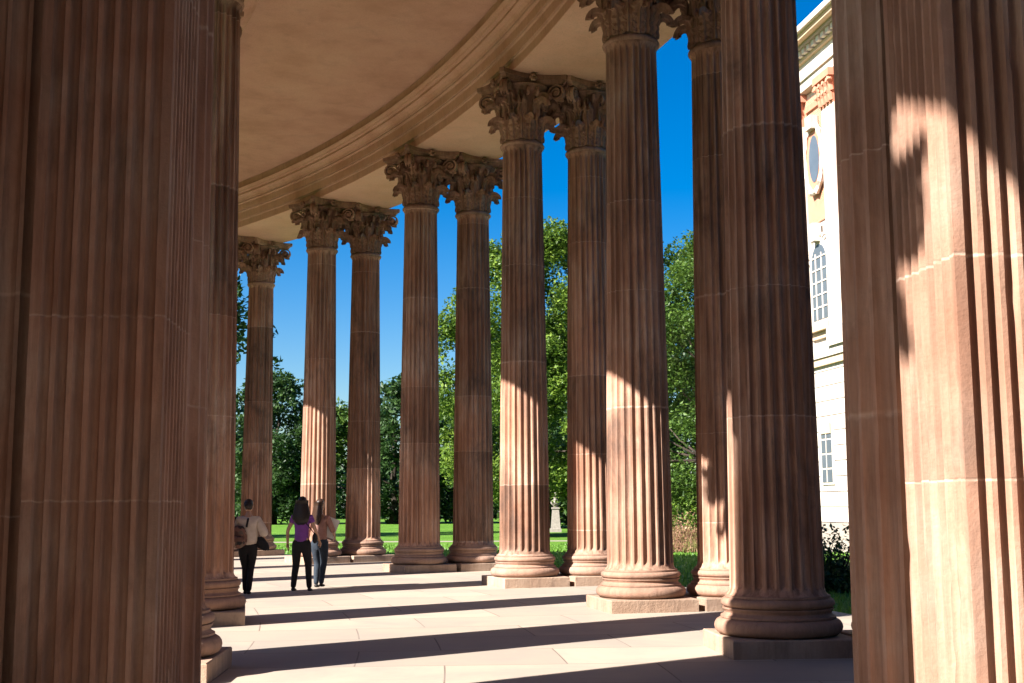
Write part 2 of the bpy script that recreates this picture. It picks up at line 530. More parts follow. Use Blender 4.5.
# ------------------------------------------------------------------ end piers: square fluted pier with an engaged column on its far side
def square_outline(W, nf=7, seg=7, depth=0.058):
    pts = []
    fil = 0.14; marg = 0.045*W/0.78
    fw = (W-2*marg)/nf
    for q in range(4):
        a = q*pi/2
        nx, ny = cos(a), sin(a); tx, ty = -sin(a), cos(a)
        def P(s, d, sh): pts.append((nx*W/2+tx*s, ny*W/2+ty*s, nx, ny, d, sh))
        P(-W/2, 0, True)
        for k in range(nf):
            for j in range(seg+1):
                t = j/seg
                s = -W/2+marg+fw*(k+fil+(1-2*fil)*t)
                P(s, depth*sin(pi*t)**0.62 if 0 < t < 1 else 0, j in (0, seg))
    return pts
def make_pier(loc, rz, W, col_xy, side_col=None, label=''):
    root = empty('pier', (loc[0], loc[1], 0), rz)
    b = MB()
    def sq(k): return [(-W/2*k, -W/2*k), (W/2*k, -W/2*k), (W/2*k, W/2*k), (-W/2*k, W/2*k)]
    prism_stack(b, sq, [(0, 1.24), (0.14, 1.24), (0.15, 1.16), (0.18, 1.18), (0.22, 1.16), (0.24, 1.06), (0.26, 1.09), (0.29, 1.07), (0.31, 1.0)])
    inv = Matrix.Rotation(-rz, 2)
    def loc2(p): return inv @ Vector((p[0]-loc[0], p[1]-loc[1]))
    b.build('base_moulding', M['base'], root)
    zs = [0.31, .36, .37, .39, .42, .46] + [0.46+8.2*k/80 for k in range(1, 81)] + [8.68, 8.71, 8.73, 8.76]
    lv = []
    for z in zs:
        e = min(z-0.36, 8.72-z)
        lv.append((z, None, 0 if e <= 0 else sqrt(max(0, 1-(1-min(1, e/0.1))**2))))
    v, f, sh = fluted(square_outline(W), lv)
    mesh_obj('pier_shaft', v, f, M['pier'], root, True, sh)
    cap = MB()
    prism_stack(cap, sq, [(8.76, 1.0), (8.77, 1.1), (8.85, 1.1), (8.86, 1.0), (9.5, 1.03), (9.9, 1.2), (10.0, 1.4), (10.01, 1.5), (H-0.003, 1.55)])
    for q in range(4):
        for s in (-0.25, 0.0, 0.25):
            sub = MB(); make_leaf(sub, 0, 8.88, 9.3 if s else 9.55, W/2-0.04, 0.2, 0.13)
            a = q*pi/2
            cap.add([(x*cos(a)-(y+s)*sin(a), x*sin(a)+(y+s)*cos(a), z) for x, y, z in sub.v], sub.f)
    cap.build('capital', M['capital'], root, True, radians(40))
    for p in [col_xy] + ([side_col] if side_col else []):
        c = loc2(p)
        v, f, sh = fluted(round_outline(), shaft_levels(0.31, 8.76, 0.5, 0.44))
        v = [(x+c.x, y+c.y, z) for x, y, z in v]
        e = mesh_obj('engaged_column', v, f, M['pier'], root, True, sh)
        bb = MB(); bb.lathe([(0.57, 0.0), (0.57, 0.14), (0.55, 0.15), (0.57, 0.18), (0.57, 0.2), (0.55, 0.23), (0.52, 0.25), (0.54, 0.28), (0.51, 0.309)], 40, c.x, c.y)
        bb.build('base_moulding', M['base'], e, True, radians(35))
        cc = MB(); cc.lathe([(0.44, 8.76), (0.5, 8.77), (0.5, 8.85), (0.43, 8.86), (0.42, 9.6), (0.55, 9.95), (0.7, 10.0), (0.7, H-0.003)], 40, c.x, c.y)
        for k in range(8):
            sub = MB(); make_leaf(sub, k*pi/4, 8.9, 9.35, 0.41, 0.2, 0.14)
            cc.add([(x+c.x, y+c.y, z) for x, y, z in sub.v], sub.f)
        cc.build('capital', M['capital'], e, True, radians(40))
    tag(root, label, 'pier')
    return root
PH = radians(3.9)
make_pier((-2.46, 7.56), PH, 0.78, (-2.53, 8.18), (-3.10, 7.72), 'broad shaded reddish fluted pier filling the left border of the photo')
make_pier((2.58, 6.50), PH, 0.78, (2.48, 7.33), None, 'fluted pier at the right border, brightly sunlit with deep flute shadows')
shade_pier = empty('pier', (-4.35, 6.5, 0), 0)  # unseen pier added to keep sun off the near left pier
v, f, sh = fluted(square_outline(1.4, 9), [(0.3, None, 0), (0.4, None, 1), (8.6, None, 1), (8.76, None, 0)])
mesh_obj('pier_shaft', v, f, M['pier'], shade_pier, True, sh)
b = MB(); b.box(-.8, .8, -.8, .8, 0, 0.2); b.box(-.75, .75, -.75, .75, 0.2, 0.3); b.build('base_moulding', M['base'], shade_pier)
b = MB(); b.box(-.75, .75, -.75, .75, 8.76, 8.9); b.box(-.7, .7, -.7, .7, 8.9, 9.9); b.box(-.85, .85, -.85, .85, 9.9, H-0.003); b.build('capital', M['capital'], shade_pier)
tag(shade_pier, 'wide unseen pier beyond the left border, added to shade the near left pier', 'pier')

shade_pier_near = copy_tree(shade_pier); shade_pier_near.location = (-4.45, 4.45, 0); shade_pier_near.scale = (0.42, 0.42, 1); shade_pier_near['label'] = 'narrow unseen pier beyond the left border, added to shade the floor'  # second unseen pier, added to shade the floor before the camera
# ------------------------------------------------------------------ entablature and ceiling (swept along the arc)
def sweep(name, prof, a0, a1, mat, parent=None, n=120, closed=True, smooth=False):
    """prof: (radius, z) closed loop"""
    v = []; f = []; m = len(prof)
    for k in range(n+1):
        a = a0+(a1-a0)*k/n
        for r, z in prof:
            v.append((CX+r*cos(a), CY+r*sin(a), z))
    for k in range(n):
        for j in range(m if closed else m-1):
            f.append((k*m+j, k*m+(j+1) % m, (k+1)*m+(j+1) % m, (k+1)*m+j))
    if closed:
        f.append(tuple(range(m))[::-1]); f.append(tuple(n*m+j for j in range(m)))
    return mesh_obj(name, v, f, mat, parent, smooth)
AF = 1.02
CEIL = 11.2
def beam(name, ri, ro, s, a0, a1, label):
    """ri: edge towards the walk, ro: outer edge, s = -1 when the walk lies at smaller radius"""
    root = empty(name, (0, 0, 0))
    sweep('soffit', [(ri, H), (ri - s*0.002, H+0.02), (ro, H+0.02), (ro, H)], a0, a1, M['soffit'], root)
    # faces with fasciae stepping out towards the walk
    p = [(ri, H+0.0205), (ri, H+0.19), (ri+s*0.02, H+0.195), (ri+s*0.035, H+0.21), (ri+s*0.02, H+0.225), (ri+s*0.05, H+0.23), (ri+s*0.055, H+0.43),
         (ri+s*0.08, H+0.435), (ri+s*0.10, H+0.455), (ri+s*0.08, H+0.475), (ri+s*0.12, H+0.48), (ri+s*0.125, H+0.66), (ri+s*0.17, H+0.665), (ri+s*0.19, H+0.69), (ri+s*0.17, H+0.715),
         (ri+s*0.20, H+0.72), (ri+s*0.22, H+0.77), (ri+s*0.27, H+0.82), (ri+s*0.35, H+0.84), (ri+s*0.36, H+0.845), (ri+s*0.36, H+0.90), (ri+s*0.44, H+0.905), (ri+s*0.46, H+0.94), (ri+s*0.50, H+0.965), (ri+s*0.53, CEIL), (ro, CEIL), (ro, H+0.0205)]
    sweep('architrave', p, a0, a1, M['beam'], root)
    q = [(ro-s*0.0, CEIL+0.002), (ro-s*0.04, CEIL+0.25), (ro-s*0.2, CEIL+0.28), (ro-s*0.25, CEIL+0.33), (ro-s*0.7, CEIL+0.35), (ro-s*0.72, CEIL+0.42),
         (ro-s*0.85, CEIL+0.50), (ro-s*0.85, CEIL+0.54), (ri+s*0.49, CEIL+0.54), (ri+s*0.49, CEIL+0.002)]
    sweep('cornice', q, a0, a1, M['beam'], root)
    tag(root, label, 'entablature')
    return root
beam('entablature', R-0.42, R+PAIR+0.42, -1, -0.42, AF, 'curved stone entablature with stepped mouldings carried by the paired columns on the right')
beam('entablature', RL+0.42, RL-PAIR-0.42, 1, -0.066, AF, 'curved entablature over the inner columns at the left, above the left pier and column')
# single-depth beam towards the camera
beam('entablature', RL+0.60, 34.89, 1, -0.42, -0.0662, 'narrow entablature above the viewpoint on the left, out of frame, shading the right pier')
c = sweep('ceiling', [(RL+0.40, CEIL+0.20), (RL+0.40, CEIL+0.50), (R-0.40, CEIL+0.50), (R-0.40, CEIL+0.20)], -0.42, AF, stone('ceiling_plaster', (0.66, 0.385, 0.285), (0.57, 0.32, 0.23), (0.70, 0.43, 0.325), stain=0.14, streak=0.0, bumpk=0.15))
tag(c, kind='structure')

# ------------------------------------------------------------------ pavement
m, nt, b, out = new_mat('paving_slabs')
tc = N(nt, 'ShaderNodeTexCoord'); sp = N(nt, 'ShaderNodeSeparateXYZ'); L(nt, tc.outputs['Object'], sp.inputs[0])
dx = math_(nt, 'SUBTRACT', sp.outputs[0], CX); dy = math_(nt, 'SUBTRACT', sp.outputs[1], CY)
rad = math_(nt, 'SQRT', math_(nt, 'ADD', math_(nt, 'MULTIPLY', dx, dx), math_(nt, 'MULTIPLY', dy, dy)))
ang = math_(nt, 'MULTIPLY', math_(nt, 'ARCTAN2', dy, dx), 38.0)
cb = N(nt, 'ShaderNodeCombineXYZ'); L(nt, rad, cb.inputs[0]); L(nt, ang, cb.inputs[1])
def brick(c1, c2, mo, ms):
    br = N(nt, 'ShaderNodeTexBrick'); L(nt, cb.outputs[0], br.inputs['Vector'])
    br.inputs['Color1'].default_value = (*c1, 1); br.inputs['Color2'].default_value = (*c2, 1); br.inputs['Mortar'].default_value = (*mo, 1)
    br.inputs['Scale'].default_value = 1.0; br.inputs['Mortar Size'].default_value = ms
    br.inputs['Brick Width'].default_value = 2.1; br.inputs['Row Height'].default_value = 1.3
    br.offset = 0.42; br.inputs['Mortar Smooth'].default_value = 0.2
    return br
br = brick((0.42, 0.34, 0.262), (0.31, 0.262, 0.21), (0.16, 0.12, 0.095), 0.009)
n1 = noise(nt, tc.outputs['Object'], 0.8, 7, 0.65, 0.4); n2 = noise(nt, tc.outputs['Object'], 14, 5, 0.7)
c = mix_(nt, ramp(nt, n1, [(0.42, (0,0,0)), (0.70, (0.75,0.75,0.75))]), br.outputs['Color'], (0.27, 0.235, 0.205))
c = mix_(nt, math_(nt, 'MULTIPLY', math_(nt, 'SUBTRACT', n2, 0.4, clamp=True), 0.7), c, (0.36, 0.28, 0.22))
L(nt, c, b.inputs['Base Color']); b.inputs['Roughness'].default_value = 0.8; b.inputs['Specular IOR Level'].default_value = 0.25
hh = math_(nt, 'ADD', math_(nt, 'MULTIPLY', br.outputs['Fac'], -1.0), math_(nt, 'MULTIPLY', n2, 0.25))
bump(nt, b, hh, 0.35, 0.01)
M['paving'] = m
o = sweep('pavement', [(31.8, -0.6), (44.32, -0.6), (44.32, -0.24), (44.30, -0.22), (43.95, -0.22), (43.95, -0.03), (43.92, 0.0), (31.8, 0.0)], -0.62, AF+0.03, M['paving'])
tag(o, kind='structure')

# ------------------------------------------------------------------ ground
m, nt, b, out = new_mat('lawn')
tc = N(nt, 'ShaderNodeTexCoord')
a1 = noise(nt, tc.outputs['Object'], 0.25, 5); a2 = noise(nt, tc.outputs['Object'], 30, 4, 0.8)
c = ramp(nt, a1, [(0.3, (0.09, 0.19, 0.022)), (0.7, (0.14, 0.28, 0.035))])
c = mix_(nt, ramp(nt, a2, [(0.35, (0,0,0)), (0.7, (0.7,0.7,0.7))]), c, (0.045, 0.11, 0.015))
L(nt, c, b.inputs['Base Color']); b.inputs['Roughness'].default_value = 0.9; b.inputs['Specular IOR Level'].default_value = 0.1
bump(nt, b, a2, 0.8, 0.05)
GZ = -0.45
o = mesh_obj('lawn', [(-900, -900, GZ), (900, -900, GZ), (900, 900, GZ), (-900, 900, GZ)], [(0, 1, 2, 3)], m)
tag(o, kind='structure')
pathm = plain('gravel_path', (0.27, 0.24, 0.18), 0.9, 5, 0.2)
b = MB(); b.box(-90, 40, 69.4, 71.0, GZ-0.02, GZ+0.015)
tag(b.build('path', pathm), kind='structure')
# grass blades along the shaded lawn beyond the plinths
rnd = random.Random(3)
v = []; f = []
gb_mat = leaf_mat('grass_blade', (0.08, 0.18, 0.018), (0.12, 0.26, 0.03), (0.18, 0.33, 0.05))
for k in range(42000):
    y = 14 + 50*rnd.random()**1.6
    x = y*rnd.uniform(-0.22, 0.30)
    r = sqrt((x-CX)**2+(y-CY)**2)
    if r < 44.4 or 68.9 < y < 71.7: continue
    h = rnd.uniform(0.05, 0.13); w = rnd.uniform(0.008, 0.02)*(1+y/25); a = rnd.uniform(0, pi)
    lx, ly = rnd.uniform(-.04, .04), rnd.uniform(-.04, .04)
    n = len(v)
    v += [(x-w*cos(a), y-w*sin(a), GZ), (x+w*cos(a), y+w*sin(a), GZ), (x+lx, y+ly, GZ+h)]
    f.append((n, n+1, n+2))
o = mesh_obj('grass', v, f, gb_mat)
tag(o, 'short green grass blades of the lawn beyond the columns', 'grass', kind='stuff')

# ------------------------------------------------------------------ trees
LM = [leaf_mat('leaves_mid', (0.03, 0.068, 0.012), (0.06, 0.125, 0.017), (0.12, 0.20, 0.028)),
      leaf_mat('leaves_dark', (0.018, 0.045, 0.012), (0.035, 0.08, 0.02), (0.07, 0.13, 0.03)),
      leaf_mat('leaves_light', (0.045, 0.09, 0.012), (0.10, 0.18, 0.02), (0.20, 0.29, 0.035))]
bark = stone('bark', (0.06, 0.048, 0.036), (0.04, 0.032, 0.025), (0.09, 0.07, 0.052), streak=0.8, bumpk=1.0)
def leaf_quad(v, f, p, size, rnd):
    # a folded leaf spray of two triangles pairs
    a = rnd.uniform(0, 2*pi); t = rnd.gauss(0, 0.6)
    u = Vector((cos(a)*cos(t), sin(a)*cos(t), sin(t)))
    w = u.cross(Vector((rnd.gauss(0, .4), rnd.gauss(0, .4), 1))).normalized()
    up = u.cross(w)
    n = len(v); s = size*rnd.uniform(0.6, 1.3)
    v += [tuple(p - u*s*0.5), tuple(p + w*s*0.34 + up*s*0.1), tuple(p + u*s*0.6), tuple(p - w*s*0.34 + up*s*0.1)]
    f.append((n, n+1, n+2, n+3))
def make_tree(name, x, y, h, cr, base, mi, label, group, seed, nl=9000, ls=0.32, cone=False, trunk_r=0.28, k_=1.0):
    if k_ != 1.0:
        x, y, cr, ls, trunk_r = x*k_, y*k_, cr*k_, ls*k_, trunk_r*k_; h = (h-1.71)*k_+2.01
    rnd = random.Random(seed)
    root = empty(name, (x, y, GZ))
    clumps = []
    hc = h-base
    tries = 0
    while len(clumps) < 110 and tries < 4000:
        tries += 1
        t = rnd.random()
        prof = (1-t)**0.75 if cone else sqrt(max(0, 1-(2*t-1)**2))**0.75*(1.1-0.25*t)
        a = rnd.uniform(0, 2*pi); rr = cr*prof*sqrt(rnd.uniform(0.12, 1))
        z = base+hc*(0.04+0.92*t)
        s = cr*rnd.uniform(0.13, 0.27)*(0.7 if cone else 1)
        clumps.append((Vector((rr*cos(a), rr*sin(a), z)), s))
    # stray outer sprigs make the outline uneven
    for k in range(14):
        t = rnd.uniform(0.1, 1.0); a = rnd.uniform(0, 2*pi)
        prof = (1-t)**0.75 if cone else sqrt(max(0, 1-(2*t-1)**2))
        clumps.append((Vector((cr*prof*1.1*cos(a), cr*prof*1.1*sin(a), base+hc*t*1.03)), cr*0.10))
    v = []; f = []
    tot = sum(s**2 for _, s in clumps)
    for c, s in clumps:
        for k in range(int(nl*s*s/tot)):
            d = Vector((rnd.gauss(0, 1), rnd.gauss(0, 1), rnd.gauss(0, 0.75)))
            d = d.normalized()*s*(rnd.random()**0.45)
            leaf_quad(v, f, c+d, ls, rnd)
    mesh_obj('crown', v, f, LM[mi], root)
    b = MB()
    top = h*0.8
    pts = [Vector((rnd.gauss(0, .08)*k, rnd.gauss(0, .08)*k, top*k/6)) for k in range(7)]
    pts[0] = Vector((0, 0, 0))
    b.tube(pts, [trunk_r*(1.35 if k == 0 else 1-0.14*k) for k in range(7)], 10)
    tr = b.build('trunk', bark, root, True)
    b = MB()
    for k in range(16):
        c, s = clumps[k*5 % len(clumps)]
        st = pts[min(6, max(1, int(c.z/top*6*0.6)+1))]
        mid = (st+c)/2 + Vector((0, 0, -0.3))
        b.tube([st, mid, c], [trunk_r*0.3, trunk_r*0.14, 0.02], 6)
    b.build('limb', bark, root, True)
    tag(root, label, 'tree', group)
    return root
GT = 'park trees beyond the columns'
make_tree('broadleaf_tree', 1.3, 62, 15.8, 5.2, 1.6, 2, 'large bright green tree behind the middle columns', GT, 11, 80000, 0.20, k_=1.29)
make_tree('broadleaf_tree', 9.2, 57, 14.2, 5.0, 0.8, 0, 'broad green tree right of the large sunlit column, above the pinkish flower bed', GT, 12, 66000, 0.18, k_=1.1)
make_tree('broadleaf_tree', -14.3, 53, 13.6, 3.6, 3.0, 1, 'tall dark tree seen in the narrow gap left of the farthest column', GT, 13, 9000, k_=1.5)
make_tree('evergreen_tree', -15.1, 78, 10.0, 3.9, 0.1, 1, 'dark bushy evergreen between the farthest column and the women', GT, 14, 26000, 0.26, k_=1.8)
make_tree('broadleaf_tree', -10.9, 84, 8.9, 2.8, 0.6, 0, 'small yellowish green tree in the gap right of the column behind the women', GT, 15, 9000, k_=1.7)
make_tree('broadleaf_tree', -7.3, 77, 9.6, 3.4, 0.4, 1, 'dark green rounded tree left of the column with the thin lit edge', GT, 16, 12000, k_=1.8)
make_tree('broadleaf_tree', -2.8, 88, 9.5, 4.5, 0.4, 1, 'dark tree in the background behind the reddish shaded outer column', GT, 17, 12000, k_=1.6)
make_tree('broadleaf_tree', 14.5, 75, 12.5, 5.0, 0.5, 1, 'dark tree behind the shaded outer column, left of the white building', GT, 18, 12000, k_=1.5)
make_tree('broadleaf_tree', 5.3, 72, 11, 4.5, 0.5, 1, 'dark tree behind the large sunlit column, between the two bright trees', GT, 21, 12000, k_=1.5)
make_tree('broadleaf_tree', 2.4, 82, 13.5, 6.5, 0.3, 1, 'dark tree crown showing through behind the large bright green tree', GT, 22, 26000, 0.34, k_=1.35)
make_tree('broadleaf_tree', 10.8, 80, 13.0, 5.0, 0.3, 1, 'dark tree crown showing through behind the broad green tree on the right', GT, 23, 22000, 0.34, k_=1.35)
side = make_tree('broadleaf_tree', -27, -8, 11.0, 4.9, 0.3, 1, 'dense tree of the row left of the colonnade, outside the frame', 'unseen trees added beside the colonnade to block sky light', 41, 9000, 0.5)  # tree rows added out of view to hold back side sky light
for (sx, sy) in ((-27, 0), (-27, 8), (-28, 16), (-29, 24), (-30, 32), (17, 0), (18, 8), (19, 16), (22, 23)):
    t_ = copy_tree(side); t_.location = (sx, sy, GZ); t_.rotation_euler = (0, 0, sx*1.7+sy)
    t_['label'] = 'unseen dense tree added %s of the colonnade to block sky light' % ('left' if sx < 0 else 'right')
# distant wood
rnd = random.Random(5)
v = []; f = []
for k in range(34000):
    x = rnd.uniform(-150, 110); y = 200 + rnd.gauss(0, 7)
    hmax = 9.5 + 2.6*sin(x*0.13) + 1.8*sin(x*0.31+1) + rnd.gauss(0, 0.5)
    leaf_quad(v, f, Vector((x, y, GZ + hmax*rnd.random())), 1.25, rnd)
o = mesh_obj('distant_wood', v, f, LM[1])
tag(o, 'dark strip of distant undergrowth and wood behind the lawn', 'wood', kind='stuff')

def make_bush(name, x, y, h, rx, ry, mat, label, cat, seed, nl, ls, spiky=False):
    rnd = random.Random(seed); root = empty(name, (x, y, GZ)); v = []; f = []
    for k in range(nl):
        a = rnd.uniform(0, 2*pi); rr = sqrt(rnd.random()); t = rnd.random()
        hh = h*(1-0.45*rr**2)*(0.75+0.35*sin(a*5+rr*7))
        px, py, pz = rx*rr*cos(a), ry*rr*sin(a), hh*t
        if spiky:
            n = len(v); w = rnd.uniform(0.01, 0.03); l = rnd.uniform(.2, .5)
            lx, ly = rnd.gauss(0, .12), rnd.gauss(0, .12)
            v += [(px-w, py, pz*0.5), (px+w, py, pz*0.5), (px+lx, py+ly, pz*0.5+l)]; f.append((n, n+1, n+2))
        leaf_quad(v, f, Vector((px, py, pz)), ls, rnd)
    mesh_obj('foliage', v, f, mat, root)
    b = MB()
    for k in range(7):
        a = k*0.9; b.tube([(0, 0, 0), (rx*.3*cos(a), ry*.3*sin(a), h*.4), (rx*.5*cos(a), ry*.5*sin(a), h*.75)], [.03, .02, .008], 5)
    b.build('stem', bark, root)
    tag(root, label, cat)
    return root
make_bush('bush', 7.35, 29.0, 1.5, 1.2, 0.9, LM[1], 'dark green bush at the foot of the white building', 'bush', 31, 5200, 0.11)
make_bush('bush', 10.2, 30.0, 1.6, 1.3, 1.0, LM[1], 'bush further right along the white building, hidden by the right pier', 'bush', 32, 3500, 0.12)
fl = leaf_mat('flower_heads', (0.26, 0.13, 0.08), (0.42, 0.24, 0.16), (0.22, 0.27, 0.07))
make_bush('flower_bed', 7.3, 53.0, 1.7, 2.6, 1.2, fl, 'pinkish brown flowering plants on the lawn edge between the sunlit columns', 'flower bed', 33, 4200, 0.11, True)
make_bush('bush', 7.9, 57.0, 2.6, 3.0, 1.2, LM[2], 'light green shrub behind the pinkish flowers', 'bush', 34, 4000, 0.16)

# ------------------------------------------------------------------ pale statue on a tapering pedestal, far on the lawn
marble = plain('marble', (0.26, 0.23, 0.20), 0.7, 9, 0.45, bumpk=0.8)
root = empty('statue', (3.18, 93, GZ)); root.scale = (1.25, 1.25, 1.25)
b = MB()
prism_stack(b, lambda k: [(-.27*k, -.27*k), (.27*k, -.27*k), (.27*k, .27*k), (-.27*k, .27*k)], [(0, 1.25), (0.2, 1.25), (0.22, 1.05), (1.35, 0.72), (1.37, 0.9), (1.47, 0.9)])
b.build('pedestal', marble, root)
b = MB()
b.lathe([(0.15, 1.475), (0.12, 1.55), (0.24, 1.62), (0.30, 1.74), (0.24, 1.86), (0.10, 1.93), (0.10, 1.99), (0.145, 2.05), (0.165, 2.16), (0.13, 2.28), (0.05, 2.34)], 16)
b.build('bust', marble, root, True)
tag(root, 'small pale stone bust on a tapering pedestal far off on the lawn', 'statue')

# ------------------------------------------------------------------ white building
wht = stone('white_render', (0.66, 0.60, 0.53), (0.58, 0.51, 0.44), (0.72, 0.67, 0.61), stain=0.12, streak=0.25, bumpk=0.2)
tan_ = plain('tan_stone', (0.55, 0.40, 0.27), 0.8, 2.5, 0.15)
grey = plain('grey_stone', (0.33, 0.28, 0.24), 0.8, 2.5, 0.15)
terr = plain('terracotta', (0.50, 0.22, 0.14), 0.8, 4, 0.25)
glass = plain('window_glass', (0.10, 0.12, 0.14), 0.12, 1.0, 0.3, 0.6)
m, nt, bb_, out = new_mat('red_brick')
tc = N(nt, 'ShaderNodeTexCoord'); mp = N(nt, 'ShaderNodeMapping'); mp.inputs['Rotation'].default_value = (radians(90), 0, 0); L(nt, tc.outputs['Object'], mp.inputs[0])
br = N(nt, 'ShaderNodeTexBrick'); L(nt, mp.outputs[0], br.inputs[0]); br.inputs['Scale'].default_value = 3.0
br.inputs['Color1'].default_value = (0.52, 0.22, 0.13, 1); br.inputs['Color2'].default_value = (0.42, 0.16, 0.09, 1); br.inputs['Mortar'].default_value = (0.55, 0.38, 0.28, 1)
L(nt, br.outputs[0], bb_.inputs['Base Color']); bb_.inputs['Roughness'].default_value = 0.85
brickm = m
BR = atan2(0.986, -0.167)
bld = empty('palace_building', (13.37, 53, GZ+0.55), BR)
U0, U1 = -9.5, 11.0
b = MB(); b.box(U0, U1, -14, 0, 0, 19.6)
b.build('wall', wht, bld)
b = MB()
zb = 0.7
while zb < 7.2:       # rusticated courses of the ground floor
    b.box(U0-.02, U1+.02, -14.02, 0.07, zb, zb+0.60); zb += 0.64
b.build('rustication', wht, bld)
b = MB(); b.box(U0-.15, U1+.15, -14.1, 0.16, -0.7, 0.66); b.build('wall_base', grey, bld)
def ZZ(z): return z if z < 18.2 else 18.2+(z-18.2)*0.72
def course(name, z0, z1, pr, mat):
    z0, z1 = ZZ(z0), ZZ(z1)
    b = MB(); b.box(U0-pr, U1+pr, -14-pr, pr, z0, z1); return b.build(name, mat, bld)
course('string_course', 7.30, 7.62, 0.22, tan_)
course('string_course', 7.622, 8.0, 0.30, wht)
course('string_course', 8.5, 8.78, 0.14, tan_)
def bay(u):
    # ground floor window
    w = MB(); w.box(u-.62, u+.62, 0.07, 0.13, 2.25, 5.0); wf = w.build('window', wht, bld)
    g = MB()
    for k in range(4): g.box(u-.5, u+.5, 0.131, 0.15, 2.35+k*.62, 2.35+k*.62+.54)
    g.build('pane', glass, wf)
    g = MB(); g.box(u-.02, u+.02, 0.151, 0.17, 2.35, 4.75); g.build('glazing_bar', wht, wf)
    g = MB(); g.box(u-.5, u+.5, 0.151, 0.19, 4.4, 4.85); g.build('blind', tan_, wf)
    # tall arched window of the main floor
    w = MB(); n = 14
    def arch(u0, r, z0, z1, y0, y1):
        pts = [(u0-r, z0), (u0+r, z0)] + [(u0+r*cos(pi*k/n), z1+r*sin(pi*k/n)) for k in range(n+1)]
        v = [(x, y0, z) for x, z in pts] + [(x, y1, z) for x, z in pts]
        m_ = len(pts)
        return v, [tuple(range(m_)), tuple(range(m_, 2*m_))[::-1]] + [(k, m_+k, m_+(k+1) % m_, (k+1) % m_) for k in range(m_)]
    v, f = arch(u, 0.98, 9.1, 11.9, 0.002, 0.16); w.add(v, f); wf = w.build('window', wht, bld)
    w = MB(); v, f = arch(u, 0.74, 9.3, 11.85, 0.161, 0.18); w.add(v, f); w.build('pane', glass, wf)
    g = MB()
    for k in range(5): g.box(u-.74, u+.74, 0.181, 0.21, 9.8+.55*k, 9.86+.55*k)
    for s in (-.3, 0.3): g.box(u+s-.03, u+s+.03, 0.181, 0.21, 9.3, 12.2)
    g.build('glazing_bar', wht, wf)
    g = MB(); g.box(u-1.15, u+1.15, 0.002, 0.35, 8.80, 9.08); g.build('sill', tan_, wf)
    g = MB(); v, f = arch(u, 1.12, 11.8, 11.9, 0.0, 0.0)
    for k in range(15):
        a = pi*k/14
        g.tube([(u+1.1*cos(a), 0.12, 11.9+1.1*sin(a)), (u+1.1*cos(a+.12), 0.12, 11.9+1.1*sin(a+.12))], [0.12, 0.12], 6)
    g.box(u-.22, u+.22, 0.1, 0.45, 12.7, 13.5)
    g.build('keystone', wht, wf)
    # brick field with an oval window under the cornice
    w = MB(); w.box(u-1.25, u+1.25, 0.003, 0.06, 13.6, 19.3); w.build('brick_panel', brickm, bld)
    def oval(a_, b_, y0, y1):
        pts = [(u+a_*cos(2*pi*k/24), 16.4+b_*sin(2*pi*k/24)) for k in range(24)]
        return [(x, y0, z) for x, z in pts]+[(x, y1, z) for x, z in pts], [tuple(range(24)), tuple(range(24, 48))[::-1]]+[(k, 24+k, 24+(k+1) % 24, (k+1) % 24) for k in range(24)]
    w = MB(); v, f = oval(0.85, 1.45, 0.061, 0.2); w.add(v, f); wf = w.build('window', terr, bld)
    w = MB(); v, f = oval(0.52, 1.05, 0.201, 0.22); w.add(v, f); w.build('pane', glass, wf)
    w = MB()
    for k in range(12):
        a = 2*pi*k/12; w.tube([(u+.9*cos(a), .2, 16.4+1.5*sin(a)), (u+.95*cos(a+.3), .24, 16.4+1.56*sin(a+.3)), (u+.9*cos(a+.56), .2, 16.4+1.5*sin(a+.56))], [.1, .14, .1], 6)
    w.build('garland', wht, wf)
    w = MB(); w.box(u-.3, u+.3, .1, .45, 17.7, 18.3); w.build('keystone', wht, wf)
    w = MB()
    w.box(u-.9, u+.9, 0.061, 0.16, 18.7, 18.95); w.build('lintel', terr, bld)
def pilaster(u):
    w = MB(); w.box(u-.62, u+.62, 0.002, 0.32, 8.785, 18.2); p = w.build('pilaster', wht, bld)
    w = MB(); w.box(u-.75, u+.75, 0.002, 0.42, 8.0, 8.78); w.build('pilaster_base', wht, p)
    w = MB(); w.box(u-.62, u+.62, 0.002, 0.34, 18.202, 19.3)
    for zz, ww in ((18.3, .5), (18.7, .58)):
        for k in range(4):
            x = u-ww+2*ww*k/3; w.tube([(x, .34, zz), (x, .42, zz+.3), (x, .6, zz+.42), (x, .62, zz+.3)], [.14, .14, .1, .05], 7)
    for s in (-1, 1): w.tube([(u+s*.4, .4, 18.95), (u+s*.7, .5, 19.2), (u+s*.8, .55, 19.05)], [.1, .13, .1], 7)
    w.box(u-.82, u+.82, 0.002, 0.6, 19.3, 19.62); w.build('capital', terr, p)
for k in range(-8, 4):
    u = k*3.6 - 0.45
    if U0+1 < u < U1-1: bay(u)
    if U0+1 < u-1.8 < U1-1: pilaster(u-1.8)
course('architrave', 20.203, 20.8, 0.36, wht)
course('architrave', 20.802, 21.0, 0.46, wht)
course('frieze', 21.002, 21.9, 0.34, wht)
course('cornice', 21.902, 22.1, 0.50, tan_)
b = MB()
u = U0
while u < U1:
    b.box(u, u+.28, 0.3, 0.72, ZZ(22.102), ZZ(22.42)); u += 0.5
b.build('dentils', wht, bld)
course('cornice', 22.422, 22.6, 0.85, grey)
course('cornice', 22.602, 22.9, 1.15, tan_)
course('cornice', 22.902, 23.25, 1.35, wht)
course('parapet', 23.252, 24.1, 0.3, wht)
course('parapet', 24.102, 24.35, 0.5, tan_)
tag(bld, 'tall white palace building with terracotta details seen in the slit beside the right pier', 'building')

